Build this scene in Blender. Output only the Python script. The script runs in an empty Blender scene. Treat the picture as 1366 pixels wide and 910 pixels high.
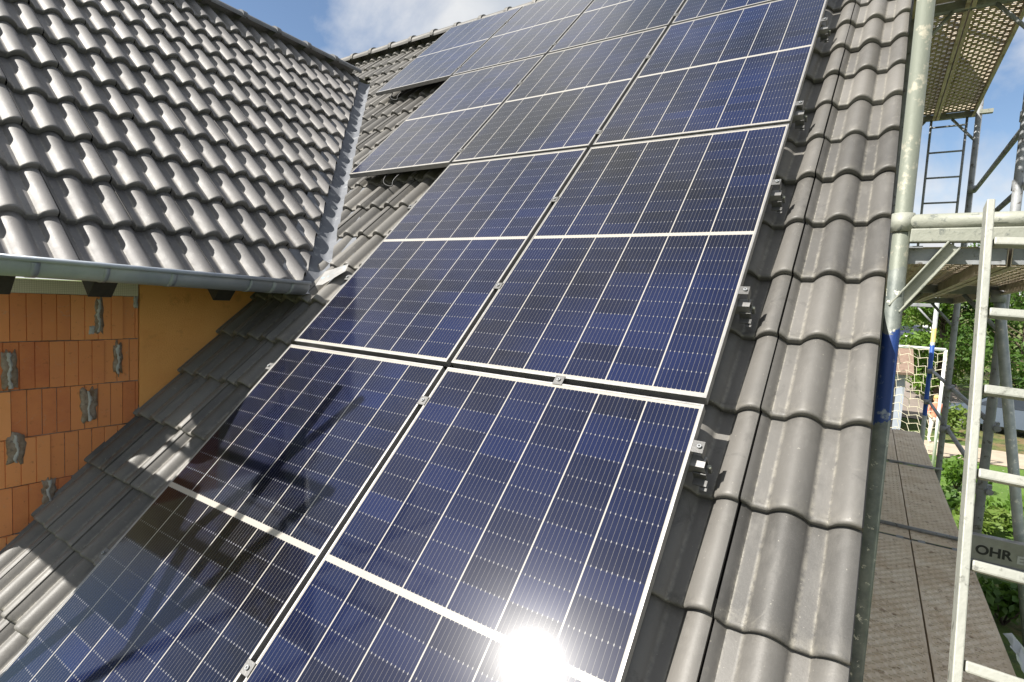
import bpy, bmesh, math, random
from mathutils import Vector, Matrix
random.seed(7)
S = bpy.context.scene
COL = S.collection
R = math.radians
SQ = math.sqrt(0.5)

# ------------------------------------------------------------------ camera
cam = bpy.data.cameras.new("camera")
camo = bpy.data.objects.new("camera", cam)
COL.objects.link(camo)
cr = Vector((.83219, .55197, .05289)); cd = Vector((.08571, -.0338, -.99575)); cf = Vector((-.54783, .83318, -.07544))
cu = -cd
camo.matrix_world = Matrix(((cr.x, cu.x, -cf.x, 1.46307), (cr.y, cu.y, -cf.y, -1.74325), (cr.z, cu.z, -cf.z, .28293), (0, 0, 0, 1)))
cam.sensor_width = 36
cam.lens = 36 * 729.6 / 1366
cam.clip_start = .02
cam.clip_end = 2000
S.camera = camo

# ------------------------------------------------------------------ world, sun, exposure
SUN = Vector((-.400, -.570, .718)).normalized()
w = bpy.data.worlds.new("World"); S.world = w; w.use_nodes = True
nt = w.node_tree
for n in list(nt.nodes): nt.nodes.remove(n)
def wn(t, **k):
    n = nt.nodes.new(t)
    for a, b in k.items(): setattr(n, a, b)
    return n
L = nt.links.new
out = wn('ShaderNodeOutputWorld')
sky = wn('ShaderNodeTexSky', sky_type='NISHITA', sun_disc=False)
sky.sun_elevation = math.asin(SUN.z); sky.sun_rotation = math.atan2(SUN.x, SUN.y)
sky.air_density = 1.0; sky.dust_density = .6; sky.ozone_density = 2.0
bg = wn('ShaderNodeBackground'); bg.inputs['Strength'].default_value = .072
bc = wn('ShaderNodeBackground'); bc.inputs['Strength'].default_value = .45
tc = wn('ShaderNodeTexCoord'); sp = wn('ShaderNodeSeparateXYZ'); L(tc.outputs['Generated'], sp.inputs[0])
ad = wn('ShaderNodeMath', operation='ADD'); ad.inputs[1].default_value = .32; L(sp.outputs['Z'], ad.inputs[0])
mx = wn('ShaderNodeMath', operation='MAXIMUM'); mx.inputs[1].default_value = .05; L(ad.outputs[0], mx.inputs[0])
dx = wn('ShaderNodeMath', operation='DIVIDE'); L(sp.outputs['X'], dx.inputs[0]); L(mx.outputs[0], dx.inputs[1])
dy = wn('ShaderNodeMath', operation='DIVIDE'); L(sp.outputs['Y'], dy.inputs[0]); L(mx.outputs[0], dy.inputs[1])
cb = wn('ShaderNodeCombineXYZ'); L(dx.outputs[0], cb.inputs['X']); L(dy.outputs[0], cb.inputs['Y'])
cb.inputs['Z'].default_value = 3.45
cn = wn('ShaderNodeTexNoise'); cn.inputs['Scale'].default_value = 1.35; cn.inputs['Detail'].default_value = 9; cn.inputs['Roughness'].default_value = .55
cn.inputs['Distortion'].default_value = .35
L(cb.outputs[0], cn.inputs['Vector'])
cm = wn('ShaderNodeValToRGB'); cm.color_ramp.elements[0].position = .37; cm.color_ramp.elements[1].position = .535
L(cn.outputs['Fac'], cm.inputs[0])
cn2 = wn('ShaderNodeTexNoise'); cn2.inputs['Scale'].default_value = 2.6; cn2.inputs['Detail'].default_value = 6
L(cb.outputs[0], cn2.inputs['Vector'])
cc = wn('ShaderNodeValToRGB'); cc.color_ramp.elements[0].position = .32; cc.color_ramp.elements[1].position = .56
cc.color_ramp.elements[0].color = (.66, .71, .78, 1); cc.color_ramp.elements[1].color = (1, 1, 1, 1)
L(cn2.outputs['Fac'], cc.inputs[0]); L(cc.outputs[0], bc.inputs['Color'])
ms = wn('ShaderNodeMixShader'); L(cm.outputs[0], ms.inputs[0]); L(sky.outputs[0], bg.inputs['Color']); L(bg.outputs[0], ms.inputs[1]); L(bc.outputs[0], ms.inputs[2])
L(ms.outputs[0], out.inputs['Surface'])

sl = bpy.data.lights.new("sun", 'SUN'); sl.energy = 4.8; sl.angle = R(.5); sl.color = (1, .955, .88)
so = bpy.data.objects.new("sun", sl); COL.objects.link(so)
so.rotation_euler = (-SUN).to_track_quat('-Z', 'Y').to_euler()
so.location = SUN * 40
S.view_settings.view_transform = 'Standard'; S.view_settings.look = 'None'; S.view_settings.gamma = 1
S.view_settings.exposure = 1.05
S.view_settings.use_curve_mapping = False

# ------------------------------------------------------------------ helpers
class N:
    """small node material builder"""
    def __init__(s, name):
        s.m = bpy.data.materials.new(name); s.m.use_nodes = True
        s.t = s.m.node_tree; s.b = s.t.nodes['Principled BSDF']
    def n(s, t, **k):
        x = s.t.nodes.new(t)
        for a, b in k.items(): setattr(x, a, b)
        return x
    def l(s, a, b): s.t.links.new(a, b)
    def val(s, x, sock):
        if hasattr(x, 'links'): s.l(x, sock)
        else: sock.default_value = x
    def math(s, op, a, b=0.0, c=None, clamp=False):
        x = s.n('ShaderNodeMath', operation=op); x.use_clamp = clamp
        s.val(a, x.inputs[0]); s.val(b, x.inputs[1])
        if c is not None: s.val(c, x.inputs[2])
        return x.outputs[0]
    def mix(s, f, a, b, blend='MIX'):
        x = s.n('ShaderNodeMix', data_type='RGBA', blend_type=blend)
        s.val(f, x.inputs[0]); 
        for v, k in ((a, 6), (b, 7)):
            if hasattr(v, 'links'): s.l(v, x.inputs[k])
            else: x.inputs[k].default_value = (*v, 1)[:4]
        return x.outputs[2]
    def noise(s, scale, detail=4, rough=.55, coord='Object', vec=None, stretch=None, dist=0):
        x = s.n('ShaderNodeTexNoise'); x.inputs['Scale'].default_value = scale
        x.inputs['Detail'].default_value = detail; x.inputs['Roughness'].default_value = rough; x.inputs['Distortion'].default_value = dist
        if vec is None:
            vec = s.n('ShaderNodeTexCoord').outputs[coord]
        if stretch:
            mp = s.n('ShaderNodeMapping'); mp.inputs['Scale'].default_value = stretch; s.l(vec, mp.inputs[0]); vec = mp.outputs[0]
        s.l(vec, x.inputs['Vector'])
        return x.outputs['Fac']
    def ramp(s, f, lo, hi, a=(0, 0, 0), b=(1, 1, 1)):
        x = s.n('ShaderNodeValToRGB'); e = x.color_ramp.elements
        e[0].position = lo; e[1].position = hi; e[0].color = (*a, 1); e[1].color = (*b, 1)
        s.l(f, x.inputs[0]); return x.outputs[0]
    def attr(s, name):
        x = s.n('ShaderNodeAttribute', attribute_name=name); return x.outputs['Fac']
    def bump(s, h, strength=.3, dist=.01):
        x = s.n('ShaderNodeBump'); x.inputs['Strength'].default_value = strength; x.inputs['Distance'].default_value = dist
        s.l(h, x.inputs['Height']); s.l(x.outputs[0], s.b.inputs['Normal'])
    def set(s, **k):
        for a, v in k.items():
            sock = s.b.inputs[{'base': 'Base Color', 'rough': 'Roughness', 'metal': 'Metallic', 'coat': 'Coat Weight', 'coatr': 'Coat Roughness', 'spec': 'Specular IOR Level', 'alpha': 'Alpha', 'trans': 'Transmission Weight', 'ior': 'IOR', 'sheen': 'Sheen Weight'}[a]]
            if hasattr(v, 'links'): s.l(v, sock)
            elif isinstance(v, tuple): sock.default_value = (*v, 1)[:4]
            else: sock.default_value = v
        return s.m

def noisy(name, c0, c1, scale=6, rough=.6, metal=0, bump=.2, bscale=60, c2=None, s2=25, spec=.5, stretch=None):
    m = N(name)
    f = m.ramp(m.noise(scale, 6, .6, stretch=stretch), .35, .68)
    col = m.mix(f, c0, c1)
    if c2:
        g = m.ramp(m.noise(s2, 5, .65), .58, .66); col = m.mix(g, col, c2)
    if bump: m.bump(m.noise(bscale, 4, .6), bump, .004)
    r = m.math('MULTIPLY_ADD', m.noise(scale * 2.3, 3), .25, rough - .12)
    return m.set(base=col, rough=r, metal=metal, spec=spec)

class MB:
    """collects geometry for ONE mesh object"""
    def __init__(s):
        s.bm = bmesh.new()
        s.var = s.bm.faces.layers.float.new('var'); s.wear = s.bm.verts.layers.float.new('wear'); s.lap = s.bm.verts.layers.float.new('lap'); s.v = 0.5
    def face(s, vs, mi=0, smooth=False):
        try:
            f = s.bm.faces.new(vs); f.material_index = mi; f[s.var] = s.v; f.smooth = smooth; return f
        except ValueError: return None
    def box(s, c, d, ax=None, mi=0):
        """box centred c, full size d; ax = 3 axis vectors"""
        ax = ax or (Vector((1, 0, 0)), Vector((0, 1, 0)), Vector((0, 0, 1)))
        c = Vector(c); vs = []
        for i in (-.5, .5):
            for j in (-.5, .5):
                for k in (-.5, .5):
                    vs.append(s.bm.verts.new(c + ax[0] * d[0] * i + ax[1] * d[1] * j + ax[2] * d[2] * k))
        for q in ((0, 1, 3, 2), (4, 6, 7, 5), (0, 4, 5, 1), (2, 3, 7, 6), (0, 2, 6, 4), (1, 5, 7, 3)):
            s.face([vs[i] for i in q], mi)
        return s
    def tube(s, a, b, r, seg=14, r2=None, mi=0, cap=True):
        a = Vector(a); b = Vector(b); r2 = r if r2 is None else r2
        d = (b - a).normalized(); p = d.orthogonal().normalized(); q = d.cross(p)
        A = []; B = []
        for i in range(seg):
            t = 2 * math.pi * i / seg; o = p * math.cos(t) + q * math.sin(t)
            A.append(s.bm.verts.new(a + o * r)); B.append(s.bm.verts.new(b + o * r2))
        for i in range(seg):
            j = (i + 1) % seg; s.face((A[i], A[j], B[j], B[i]), mi, True)
        if cap: s.face(A[::-1], mi); s.face(B, mi)
        return s
    def path(s, pts, r, seg=8, mi=0, closed=False):
        pts = [Vector(p) for p in pts]; rings = []; n = len(pts)
        p = None
        for k, c in enumerate(pts):
            d = (pts[min(k + 1, n - 1)] - pts[max(k - 1, 0)]).normalized()
            p = d.orthogonal().normalized() if p is None else (p - d * p.dot(d)).normalized()
            q = d.cross(p)
            rr = r[k] if isinstance(r, (list, tuple)) else r
            rings.append([s.bm.verts.new(c + (p * math.cos(2 * math.pi * i / seg) + q * math.sin(2 * math.pi * i / seg)) * rr) for i in range(seg)])
        for A, B in zip(rings, rings[1:]):
            for i in range(seg):
                j = (i + 1) % seg; s.face((A[i], A[j], B[j], B[i]), mi, True)
        s.face(rings[0][::-1], mi); s.face(rings[-1], mi)
        return s
    def sphere(s, c, r, mi=0, sc=(1, 1, 1), seg=14, rings=9):
        M = Matrix.Translation(Vector(c)) @ Matrix.Diagonal((*[r * k for k in sc], 1))
        g = bmesh.ops.create_uvsphere(s.bm, u_segments=seg, v_segments=rings, radius=1, matrix=M)
        for v in g['verts']:
            for f in v.link_faces: f.material_index = mi; f.smooth = True; f[s.var] = s.v
        return s
    def build(s, name, mats, parent=None, loc=None, sharp=None, bevel=0):
        me = bpy.data.meshes.new(name)
        s.bm.normal_update(); s.bm.to_mesh(me); s.bm.free()
        for m in (mats if isinstance(mats, (list, tuple)) else [mats]): me.materials.append(m)
        o = bpy.data.objects.new(name, me); COL.objects.link(o)
        if loc is not None: o.location = loc
        if parent: o.parent = parent
        if sharp:
            for p in me.polygons: p.use_smooth = True
            me.set_sharp_from_angle(angle=R(sharp))
        if bevel:
            b = o.modifiers.new('bevel', 'BEVEL'); b.width = bevel; b.segments = 2; b.limit_method = 'ANGLE'
        return o

def thing(name, label, cat, loc=(0, 0, 0), group=None):
    o = bpy.data.objects.new(name, None); COL.objects.link(o); o.location = loc; o.empty_display_size = .1
    return tag(o, label, cat, group)
def tag(o, label, cat, group=None):
    o['label'] = label; o['category'] = cat
    if group: o['group'] = group
    return o
def struct(o): o['kind'] = 'structure'; return o
def dup(o, label, loc=None):
    c = o.copy(); COL.objects.link(c); c['label'] = label
    if loc is not None: c.location = loc
    for ch in list(o.children):
        d = ch.copy(); COL.objects.link(d); d.parent = c
        for g in list(ch.children):
            e = g.copy(); COL.objects.link(e); e.parent = d
    return c

EU = Vector((1, 0, 0)); EV = Vector((0, SQ, SQ)); EN = Vector((0, -SQ, SQ))     # main roof axes
def P(u, v, n): return EU * u + EV * v + EN * n
ROOF = (EU, EV, EN)
WS = Vector((0, 1, 0)); WT = Vector((-SQ, 0, SQ)); WNn = Vector((SQ, 0, SQ)); WO = Vector((-1.5, 0, .334))
def PW(s_, t, n): return WO + WS * s_ + WT * t + WNn * n

# ------------------------------------------------------------------ materials
def tile_mat(name, base, warm, rough):
    m = N(name)
    v = m.attr('var'); wr = m.attr('wear')
    c = m.mix(v, tuple(x * .66 for x in base), tuple(x * 1.28 for x in warm))
    big = m.ramp(m.noise(3.0, 5, .6), .3, .7)
    c = m.mix(m.math('MULTIPLY', big, .35), c, tuple(x * 1.5 for x in warm))
    scuff = m.ramp(m.noise(7, 6, .7, dist=1.2), .60, .70)
    c = m.mix(m.math('MULTIPLY', scuff, .5), c, tuple(x * .55 for x in base))
    streak = m.ramp(m.noise(5, 6, .7, coord='Object', stretch=(3.2, 1, 1) if name == 'concrete_tile' else (1, 3.2, 1)), .52, .72)
    c = m.mix(m.math('MULTIPLY', streak, .30), c, tuple(x * 2.0 for x in warm))
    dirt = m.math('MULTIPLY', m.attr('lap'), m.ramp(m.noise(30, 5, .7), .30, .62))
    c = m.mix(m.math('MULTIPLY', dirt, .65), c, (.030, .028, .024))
    chalk = m.math('MULTIPLY', m.ramp(m.noise(11, 7, .75, dist=2.5), .585, .66), m.ramp(m.noise(2.1, 3, .5), .45, .6))
    c = m.mix(m.math('MULTIPLY', chalk, .5), c, (.24, .225, .195))
    grain = m.noise(420, 3, .7)
    c = m.mix(m.math('MULTIPLY', m.ramp(grain, .52, .72), .35), c, tuple(x * 1.8 for x in base))
    # lime bloom where wear is marked: trough edges, noses
    lim = m.math('MULTIPLY', wr, m.ramp(m.noise(38, 6, .75), .40, .58))
    c = m.mix(m.math('MULTIPLY', lim, .75), c, (.30, .28, .235))
    spots = m.ramp(m.noise(95, 2, .5), .735, .75)
    c = m.mix(m.math('MULTIPLY', spots, .5), c, (.32, .30, .26))
    m.bump(m.math('ADD', m.math('MULTIPLY', grain, .6), m.noise(90, 5, .7)), .22, .003)
    r = m.math('MULTIPLY_ADD', m.noise(14, 4), .22, rough - .1)
    return m.set(base=c, rough=r, spec=.45)
M = {}
M['tile'] = tile_mat('concrete_tile', (.098, .094, .088), (.116, .110, .101), .50)
M['wing_tile'] = tile_mat('anthracite_tile', (.110, .105, .105), (.128, .122, .119), .54)
M['underlay'] = noisy('underlay', (.02, .02, .022), (.03, .03, .03), 3, .9, bump=0)
M['zinc'] = noisy('zinc', (.25, .285, .335), (.35, .385, .43), 5, .40, .25, .12, 30, (.30, .33, .37), 9)
M['flash'] = noisy('lead_flashing', (.105, .113, .13), (.15, .158, .175), 7, .75, 0, .25, 24, (.24, .25, .26), 12)
M['patch'] = noisy('bare_metal', (.20, .20, .195), (.30, .29, .28), 12, .6, 0, .3, 40, (.22, .34, .46), 11)
M['galv'] = noisy('galvanised', (.30, .33, .31), (.46, .48, .45), 16, .5, .35, .25, 70, (.66, .65, .57), 30)
M['galv_dark'] = noisy('galvanised_dull', (.20, .21, .22), (.30, .31, .32), 14, .6, .15, .25, 70, (.10, .09, .08), 26)
M['galv_bright'] = noisy('galvanised_pale', (.22, .23, .19), (.29, .295, .25), 10, .6, .05, .45, 60, (.13, .14, .125), 30)
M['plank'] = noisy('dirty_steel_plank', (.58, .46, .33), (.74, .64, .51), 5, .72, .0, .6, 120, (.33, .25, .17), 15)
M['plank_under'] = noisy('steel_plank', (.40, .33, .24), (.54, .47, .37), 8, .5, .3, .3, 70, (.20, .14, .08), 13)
M['alu'] = noisy('aluminium', (.25, .245, .24), (.32, .315, .31), 20, .42, .55, .08, 120)
M['alu_dull'] = noisy('dull_aluminium', (.095, .094, .092), (.14, .138, .135), 30, .5, .35, .2, 150)
M['alu_pale'] = noisy('aluminium_ladder', (.26, .265, .235), (.33, .33, .29), 7, .55, .1, .4, 60, (.15, .15, .13), 30)
M['black'] = noisy('black_plastic', (.012, .012, .013), (.02, .02, .02), 8, .5, bump=.1)
M['darkwood'] = noisy('dark_rafter', (.022, .020, .019), (.04, .036, .033), 4, .6, bump=.2, stretch=(1, 8, 8))
M['white'] = noisy('white_paint', (.72, .72, .70), (.82, .82, .80), 6, .5, bump=.1)
M['blue'] = noisy('blue_paint', (.012, .05, .24), (.02, .08, .34), 12, .5, bump=.25, c2=(.32, .36, .40), s2=24)
M['yellow'] = noisy('yellow_paint', (.62, .40, .08), (.70, .50, .16), 12, .5, bump=.25)
M['stucco'] = noisy('ochre_render', (.80, .37, .115), (.88, .45, .15), 3, .92, 0, .9, 170, (.70, .33, .10), 8)
M['soffit'] = noisy('render_pale', (.55, .52, .46), (.62, .6, .55), 3, .9)
m = N('insulation_mesh')
tcx = m.n('ShaderNodeTexCoord'); sx = m.n('ShaderNodeSeparateXYZ'); m.l(tcx.outputs['Object'], sx.inputs[0])
gy = m.math('LESS_THAN', m.math('FRACT', m.math('MULTIPLY', sx.outputs['Y'], 105)), .22)
gz = m.math('LESS_THAN', m.math('FRACT', m.math('MULTIPLY', sx.outputs['Z'], 105)), .22)
M['insul'] = m.set(base=m.mix(m.math('MULTIPLY', m.math('MAXIMUM', gy, gz), .55), (.74, .70, .58), (.42, .38, .28)), rough=.85)
m = N('clay_block')
v = m.attr('var')
c = m.mix(v, (.44, .105, .045), (.84, .36, .14))
c = m.mix(m.math('MULTIPLY', m.ramp(m.noise(7, 6, .65), .35, .7), .55), c, (.78, .31, .10))
c = m.mix(m.math('MULTIPLY', m.ramp(m.noise(30, 5, .7), .60, .72), .5), c, (.28, .085, .04))
m.bump(m.noise(160, 4, .7), .35, .003)
c = m.mix(m.math('MULTIPLY', m.ramp(m.noise(16, 7, .78, dist=1.5), .60, .70), .6), c, (.50, .36, .26))
M['brick'] = m.set(base=c, rough=.88)
M['mortar_grey'] = noisy('mortar_grey', (.34, .34, .33), (.52, .52, .50), 30, .95, 0, 1.0, 60)
M['mortar'] = noisy('mortar', (.19, .125, .075), (.36, .31, .26), 22, .95, 0, 1.0, 60, (.16, .13, .10), 26)

# solar cell laminate, local object coordinates: x -0.52..0.52, y 0..1.67
PWD, PLN = 1.034, 1.664
m = N('solar_cells')
tcx = m.n('ShaderNodeTexCoord'); sx = m.n('ShaderNodeSeparateXYZ'); m.l(tcx.outputs['Object'], sx.inputs[0])
X = sx.outputs['X']; Y = sx.outputs['Y']
cw = .1695; ch = .0803
xc = m.math('DIVIDE', m.math('ADD', X, cw * 3), cw)                       # 0..6
yl = m.math('SUBTRACT', m.math('ABSOLUTE', m.math('SUBTRACT', Y, PLN / 2)), .0105)   # distance from mid bar edge
yc = m.math('DIVIDE', yl, ch)                                           # 0..10
fx = m.math('FRACT', xc); fy = m.math('FRACT', yc)
inx = m.math('MULTIPLY', m.math('GREATER_THAN', xc, 0), m.math('LESS_THAN', xc, 6))
iny = m.math('MULTIPLY', m.math('GREATER_THAN', yc, 0), m.math('LESS_THAN', yc, 10))
ex = m.math('ABSOLUTE', m.math('SUBTRACT', fx, .5))
cell = m.math('LESS_THAN', ex, .4865)
inside = m.math('MULTIPLY', m.math('MULTIPLY', inx, iny), cell)
ey = m.math('ABSOLUTE', m.math('SUBTRACT', fy, .5))
rowgap = m.math('GREATER_THAN', ey, .488)
bb = m.math('MULTIPLY_ADD', fx, 11.0, .5)
eb = m.math('ABSOLUTE', m.math('SUBTRACT', m.math('FRACT', bb), .5))
bus = m.math('LESS_THAN', eb, .030)
dash = m.math('MULTIPLY', m.math('LESS_THAN', eb, .085), m.math('GREATER_THAN', ey, .462))
fing = m.math('FRACT', m.math('MULTIPLY', Y, 620))
idn = m.n('ShaderNodeTexWhiteNoise', noise_dimensions='4D'); cbi = m.n('ShaderNodeCombineXYZ')
m.l(m.math('FLOOR', xc), cbi.inputs['X']); m.l(m.math('FLOOR', yc), cbi.inputs['Y']); m.l(m.math('GREATER_THAN', Y, PLN / 2), cbi.inputs['Z'])
oi = m.n('ShaderNodeObjectInfo'); m.l(cbi.outputs[0], idn.inputs['Vector']); m.l(oi.outputs['Random'], idn.inputs['W'])
rnd = idn.outputs['Value']
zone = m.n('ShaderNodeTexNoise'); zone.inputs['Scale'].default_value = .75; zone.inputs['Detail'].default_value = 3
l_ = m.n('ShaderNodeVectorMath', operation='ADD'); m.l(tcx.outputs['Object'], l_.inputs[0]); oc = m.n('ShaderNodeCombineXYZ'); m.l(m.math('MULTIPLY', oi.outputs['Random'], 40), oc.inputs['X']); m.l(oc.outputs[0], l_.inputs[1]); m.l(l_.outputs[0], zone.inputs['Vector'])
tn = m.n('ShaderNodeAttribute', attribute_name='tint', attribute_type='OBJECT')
zf = m.ramp(m.math('ADD', zone.outputs['Fac'], tn.outputs['Fac']), .36, .60)  # zones put the coating's view-angle shift to blue into the cell colour
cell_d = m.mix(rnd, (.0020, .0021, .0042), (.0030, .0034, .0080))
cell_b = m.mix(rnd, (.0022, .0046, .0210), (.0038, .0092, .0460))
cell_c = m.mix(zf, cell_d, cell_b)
cell_c = m.mix(m.math('MULTIPLY', m.ramp(m.noise(9, 4, .6), .5, .75), .22), cell_c, (.0052, .0120, .050))
cell_c = m.mix(rowgap, cell_c, (.012, .014, .03))
cell_c = m.mix(m.math('MULTIPLY', bus, .8), cell_c, (.135, .13, .125))
cell_c = m.mix(dash, cell_c, (.24, .235, .23))
base = m.mix(inside, (.34, .32, .285), cell_c)
dust = m.ramp(m.noise(2.2, 6, .7, dist=.8), .45, .8)
base = m.mix(m.math('MULTIPLY', dust, .014), base, (.45, .43, .40))
fp = m.math('MULTIPLY', m.ramp(m.noise(17, 5, .75, dist=2.2), .60, .72), m.ramp(m.noise(2.9, 2, .5), .60, .68))
base = m.mix(m.math('MULTIPLY', fp, .05), base, (.35, .42, .55))
smear = m.ramp(m.noise(6, 6, .72, dist=1.6), .62, .74)
rgh = m.math('MULTIPLY_ADD', smear, .10, .03)
m.set(coat=1.0, coatr=m.math('MULTIPLY_ADD', smear, .012, .042), rough=.22, spec=.05)
M['cells'] = m.set(base=base)
m.b.inputs['Coat IOR'].default_value = 1.42
bp = m.n('ShaderNodeBump'); bp.inputs['Strength'].default_value = .06; bp.inputs['Distance'].default_value = .0006
m.l(m.noise(260, 2, .5), bp.inputs['Height']); m.l(bp.outputs[0], m.b.inputs['Coat Normal'])
m = N('lawn_grass')
c = m.mix(m.ramp(m.noise(.8, 6, .65), .3, .7), (.075, .16, .016), (.14, .24, .030))
c = m.mix(m.math('MULTIPLY', m.ramp(m.noise(14, 5, .7), .45, .7), .6), c, (.05, .11, .014))
c = m.mix(m.ramp(m.noise(7, 2, .5), .70, .73), c, (.5, .5, .36))
m.bump(m.noise(30, 5, .8), .8, .06); M['lawn'] = m.set(base=c, rough=.8)
m = N('rough_ground')
c = m.mix(m.ramp(m.noise(.35, 7, .7), .50, .62), (.10, .155, .026), (.24, .155, .08))
c = m.mix(m.ramp(m.noise(2.6, 6, .7), .5, .62), c, (.05, .085, .016))
m.bump(m.noise(6, 7, .75), .9, .15); M['ground'] = m.set(base=c, rough=.95)
M['path'] = noisy('gravel_path', (.34, .28, .21), (.44, .37, .28), 2.5, .95, 0, .8, 40)
M['road'] = noisy('asphalt', (.20, .165, .14), (.26, .22, .19), 1.2, .9, 0, .4, 30)
def leaf_mat(name, a, b):
    m = N(name); v = m.attr('var')
    c = m.mix(v, a, b)
    m.b.inputs['Subsurface Weight'].default_value = 0
    m.set(base=c, rough=.55, spec=.35)
    tr = m.n('ShaderNodeBsdfTranslucent'); m.l(m.mix(.5, c, (b[0] * 1.6, b[1] * 1.5, b[2])), tr.inputs['Color'])
    mxs = m.n('ShaderNodeMixShader'); mxs.inputs[0].default_value = .35
    o = m.t.nodes['Material Output']; m.l(m.b.outputs[0], mxs.inputs[1]); m.l(tr.outputs[0], mxs.inputs[2]); m.l(mxs.outputs[0], o.inputs['Surface'])
    return m.m
M['leaf'] = leaf_mat('leaf', (.045, .105, .012), (.15, .26, .036))
M['leaf_dark'] = leaf_mat('leaf_dark', (.028, .070, .012), (.09, .17, .028))
M['leaf_lite'] = leaf_mat('leaf_light', (.07, .13, .018), (.17, .24, .05))
M['bark'] = noisy('bark', (.06, .045, .03), (.12, .09, .065), 6, .95, 0, .8, 30)

# ------------------------------------------------------------------ setting: ground, road, path, lawn
def gh(x, y):
    t = min(1, max(0, (y - 24) / 30)); h = -3.6 + 2.0 * t * t * (3 - 2 * t)
    t2 = min(1, max(0, (y - 75) / 260)); h += 9 * t2 * t2
    return h
g = MB()
xs = [-300, -120, -60, -30, -15, -8, -4, 0, 2, 4, 6, 8, 11, 15, 22, 35, 60, 120, 300]
ys = [-300, -100, -40, -15, -6, 0, 4, 8, 12, 16, 20] + [24 + k for k in range(0, 32, 1)] + [58, 64, 70, 75, 85, 100, 130, 170, 220, 280, 335, 500]
vv = [[g.bm.verts.new((x, y, gh(x, y))) for x in xs] for y in ys]
for j in range(len(ys) - 1):
    for i in range(len(xs) - 1):
        g.face((vv[j][i], vv[j][i + 1], vv[j + 1][i + 1], vv[j + 1][i]), 0, True)
struct(g.build('ground', M['ground']))
def sheet(name, rows, mat, dz, kind='structure'):
    """rows: list of (xl, xr, y)"""
    b = MB(); pv = None
    for xl, xr, y in rows:
        cur = [b.bm.verts.new((xl + (xr - xl) * k / 6, y, gh(0, y) + dz)) for k in range(7)]
        if pv:
            for k in range(6): b.face((pv[k], pv[k + 1], cur[k + 1], cur[k]), 0, True)
        pv = cur
    o = b.build(name, mat); o['kind'] = kind; return o
sheet('lawn', [(1.9, 22, 9.6), (1.7, 22, 12), (1.6, 22, 15), (1.6, 22, 18.2)], M['lawn'], .006)
sheet('path', [(1.4, 24, 18.3 ), (1.4, 24, 19.4), (1.4, 24, 20.6)], M['path'], .012)
sheet('road', [(1.2 + .02 * (y - 24), 5.2 + .015 * (y - 24), y) for y in range(25, 56)] + [(1.9, 6.3, 64), (2.2, 7.0, 75), (3, 9, 100)], M['road'], .03)

# ------------------------------------------------------------------ house
house = thing('house', 'house under construction with grey concrete tile roofs, bare orange brick and ochre render', 'house', (0, 0, 0))
G = .332
def smooth01(x): x = max(0, min(1, x)); return x * x * (3 - 2 * x)
def roll_h(d):
    """d: distance from roll crest, period .15 -> height 0..1, wear"""
    d = abs((d + .075) % .15 - .075)
    x = d / .053
    if x >= 1: h = 0
    else: h = math.cos(x * math.pi / 2) ** 1.0
    h = h ** .8 if h > 0 else 0
    wearv = math.exp(-((d - .0545) / .0036) ** 2)
    return h, wearv
NS = 54
AMP = .040
def tile_field(mapf, cols, courses, crest, depth, gauge, thick, wide=.30, right_edge=None):
    """one mesh holding a field of double-roll tiles. cols: left edges along s; courses: front positions along t"""
    b = MB(); bm = b.bm
    rows = [(-.003, -.010), (.000, -.0035), (.005, -.0008), (.012, .0), (.05, 0), (.16, 0), (.30, 0), (.385, 0)]
    for t0 in courses:
        for s0 in cols:
            b.v = min(1, max(0, random.gauss(.5, .30)))
            js = random.uniform(-.0018, .0018); jt = random.gauss(0, .0035); jn = random.uniform(-.0025, .0025)
            tw = random.uniform(-.003, .003); sk = random.uniform(-.006, .006)
            grid = []
            bot = []
            gap = .0028
            wd = wide
            ss = [gap + (wd - 2 * gap) * k / NS for k in range(NS + 1)]
            for (tt, dn) in rows:
                row = []
                for k, sx_ in enumerate(ss):
                    h, we = roll_h(s0 + sx_ - crest)
                    nn = depth + AMP * h - AMP - thick * max(tt, 0) / gauge + dn + jn + tw * (k / NS - .5) * 2
                    v = bm.verts.new(mapf(s0 + sx_ + js, t0 + tt + jt + sk * (k / NS - .5), nn))
                    v[b.wear] = min(1, we * (.9 if tt < .3 else .5) + (.28 * (tt < .03 and tt >= 0)) * (.5 + .5 * (1 - h)))
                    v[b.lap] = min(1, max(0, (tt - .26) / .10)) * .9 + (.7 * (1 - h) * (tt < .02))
                    row.append(v)
                grid.append(row)
            # front nose
            nose = []
            for k, sx_ in enumerate(ss):
                h, we = roll_h(s0 + sx_ - crest)
                nn = depth + AMP * h - AMP - thick * 1.02 + jn
                nose.append(bm.verts.new(mapf(s0 + sx_ + js, t0 + .001 + jt + sk * (k / NS - .5), nn)))
            for k in range(NS):
                b.face((nose[k], nose[k + 1], grid[0][k + 1], grid[0][k]), 0, True)
                for r_ in range(len(rows) - 1):
                    b.face((grid[r_][k], grid[r_][k + 1], grid[r_ + 1][k + 1], grid[r_ + 1][k]), 0, True)
            # side flanks
            for e, sg in ((0, 1), (NS, -1)):
                h, we = roll_h(s0 + ss[e] - crest)
                lo = [bm.verts.new(mapf(s0 + ss[e] + js, t0 + tt + jt, depth + AMP * h - AMP - thick * max(tt, 0) / gauge - .020)) for tt, _ in rows]
                for r_ in range(len(rows) - 1):
                    q = (grid[r_][e], grid[r_ + 1][e], lo[r_ + 1], lo[r_])
                    b.face(q if sg > 0 else q[::-1], 0)
    return b

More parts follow.
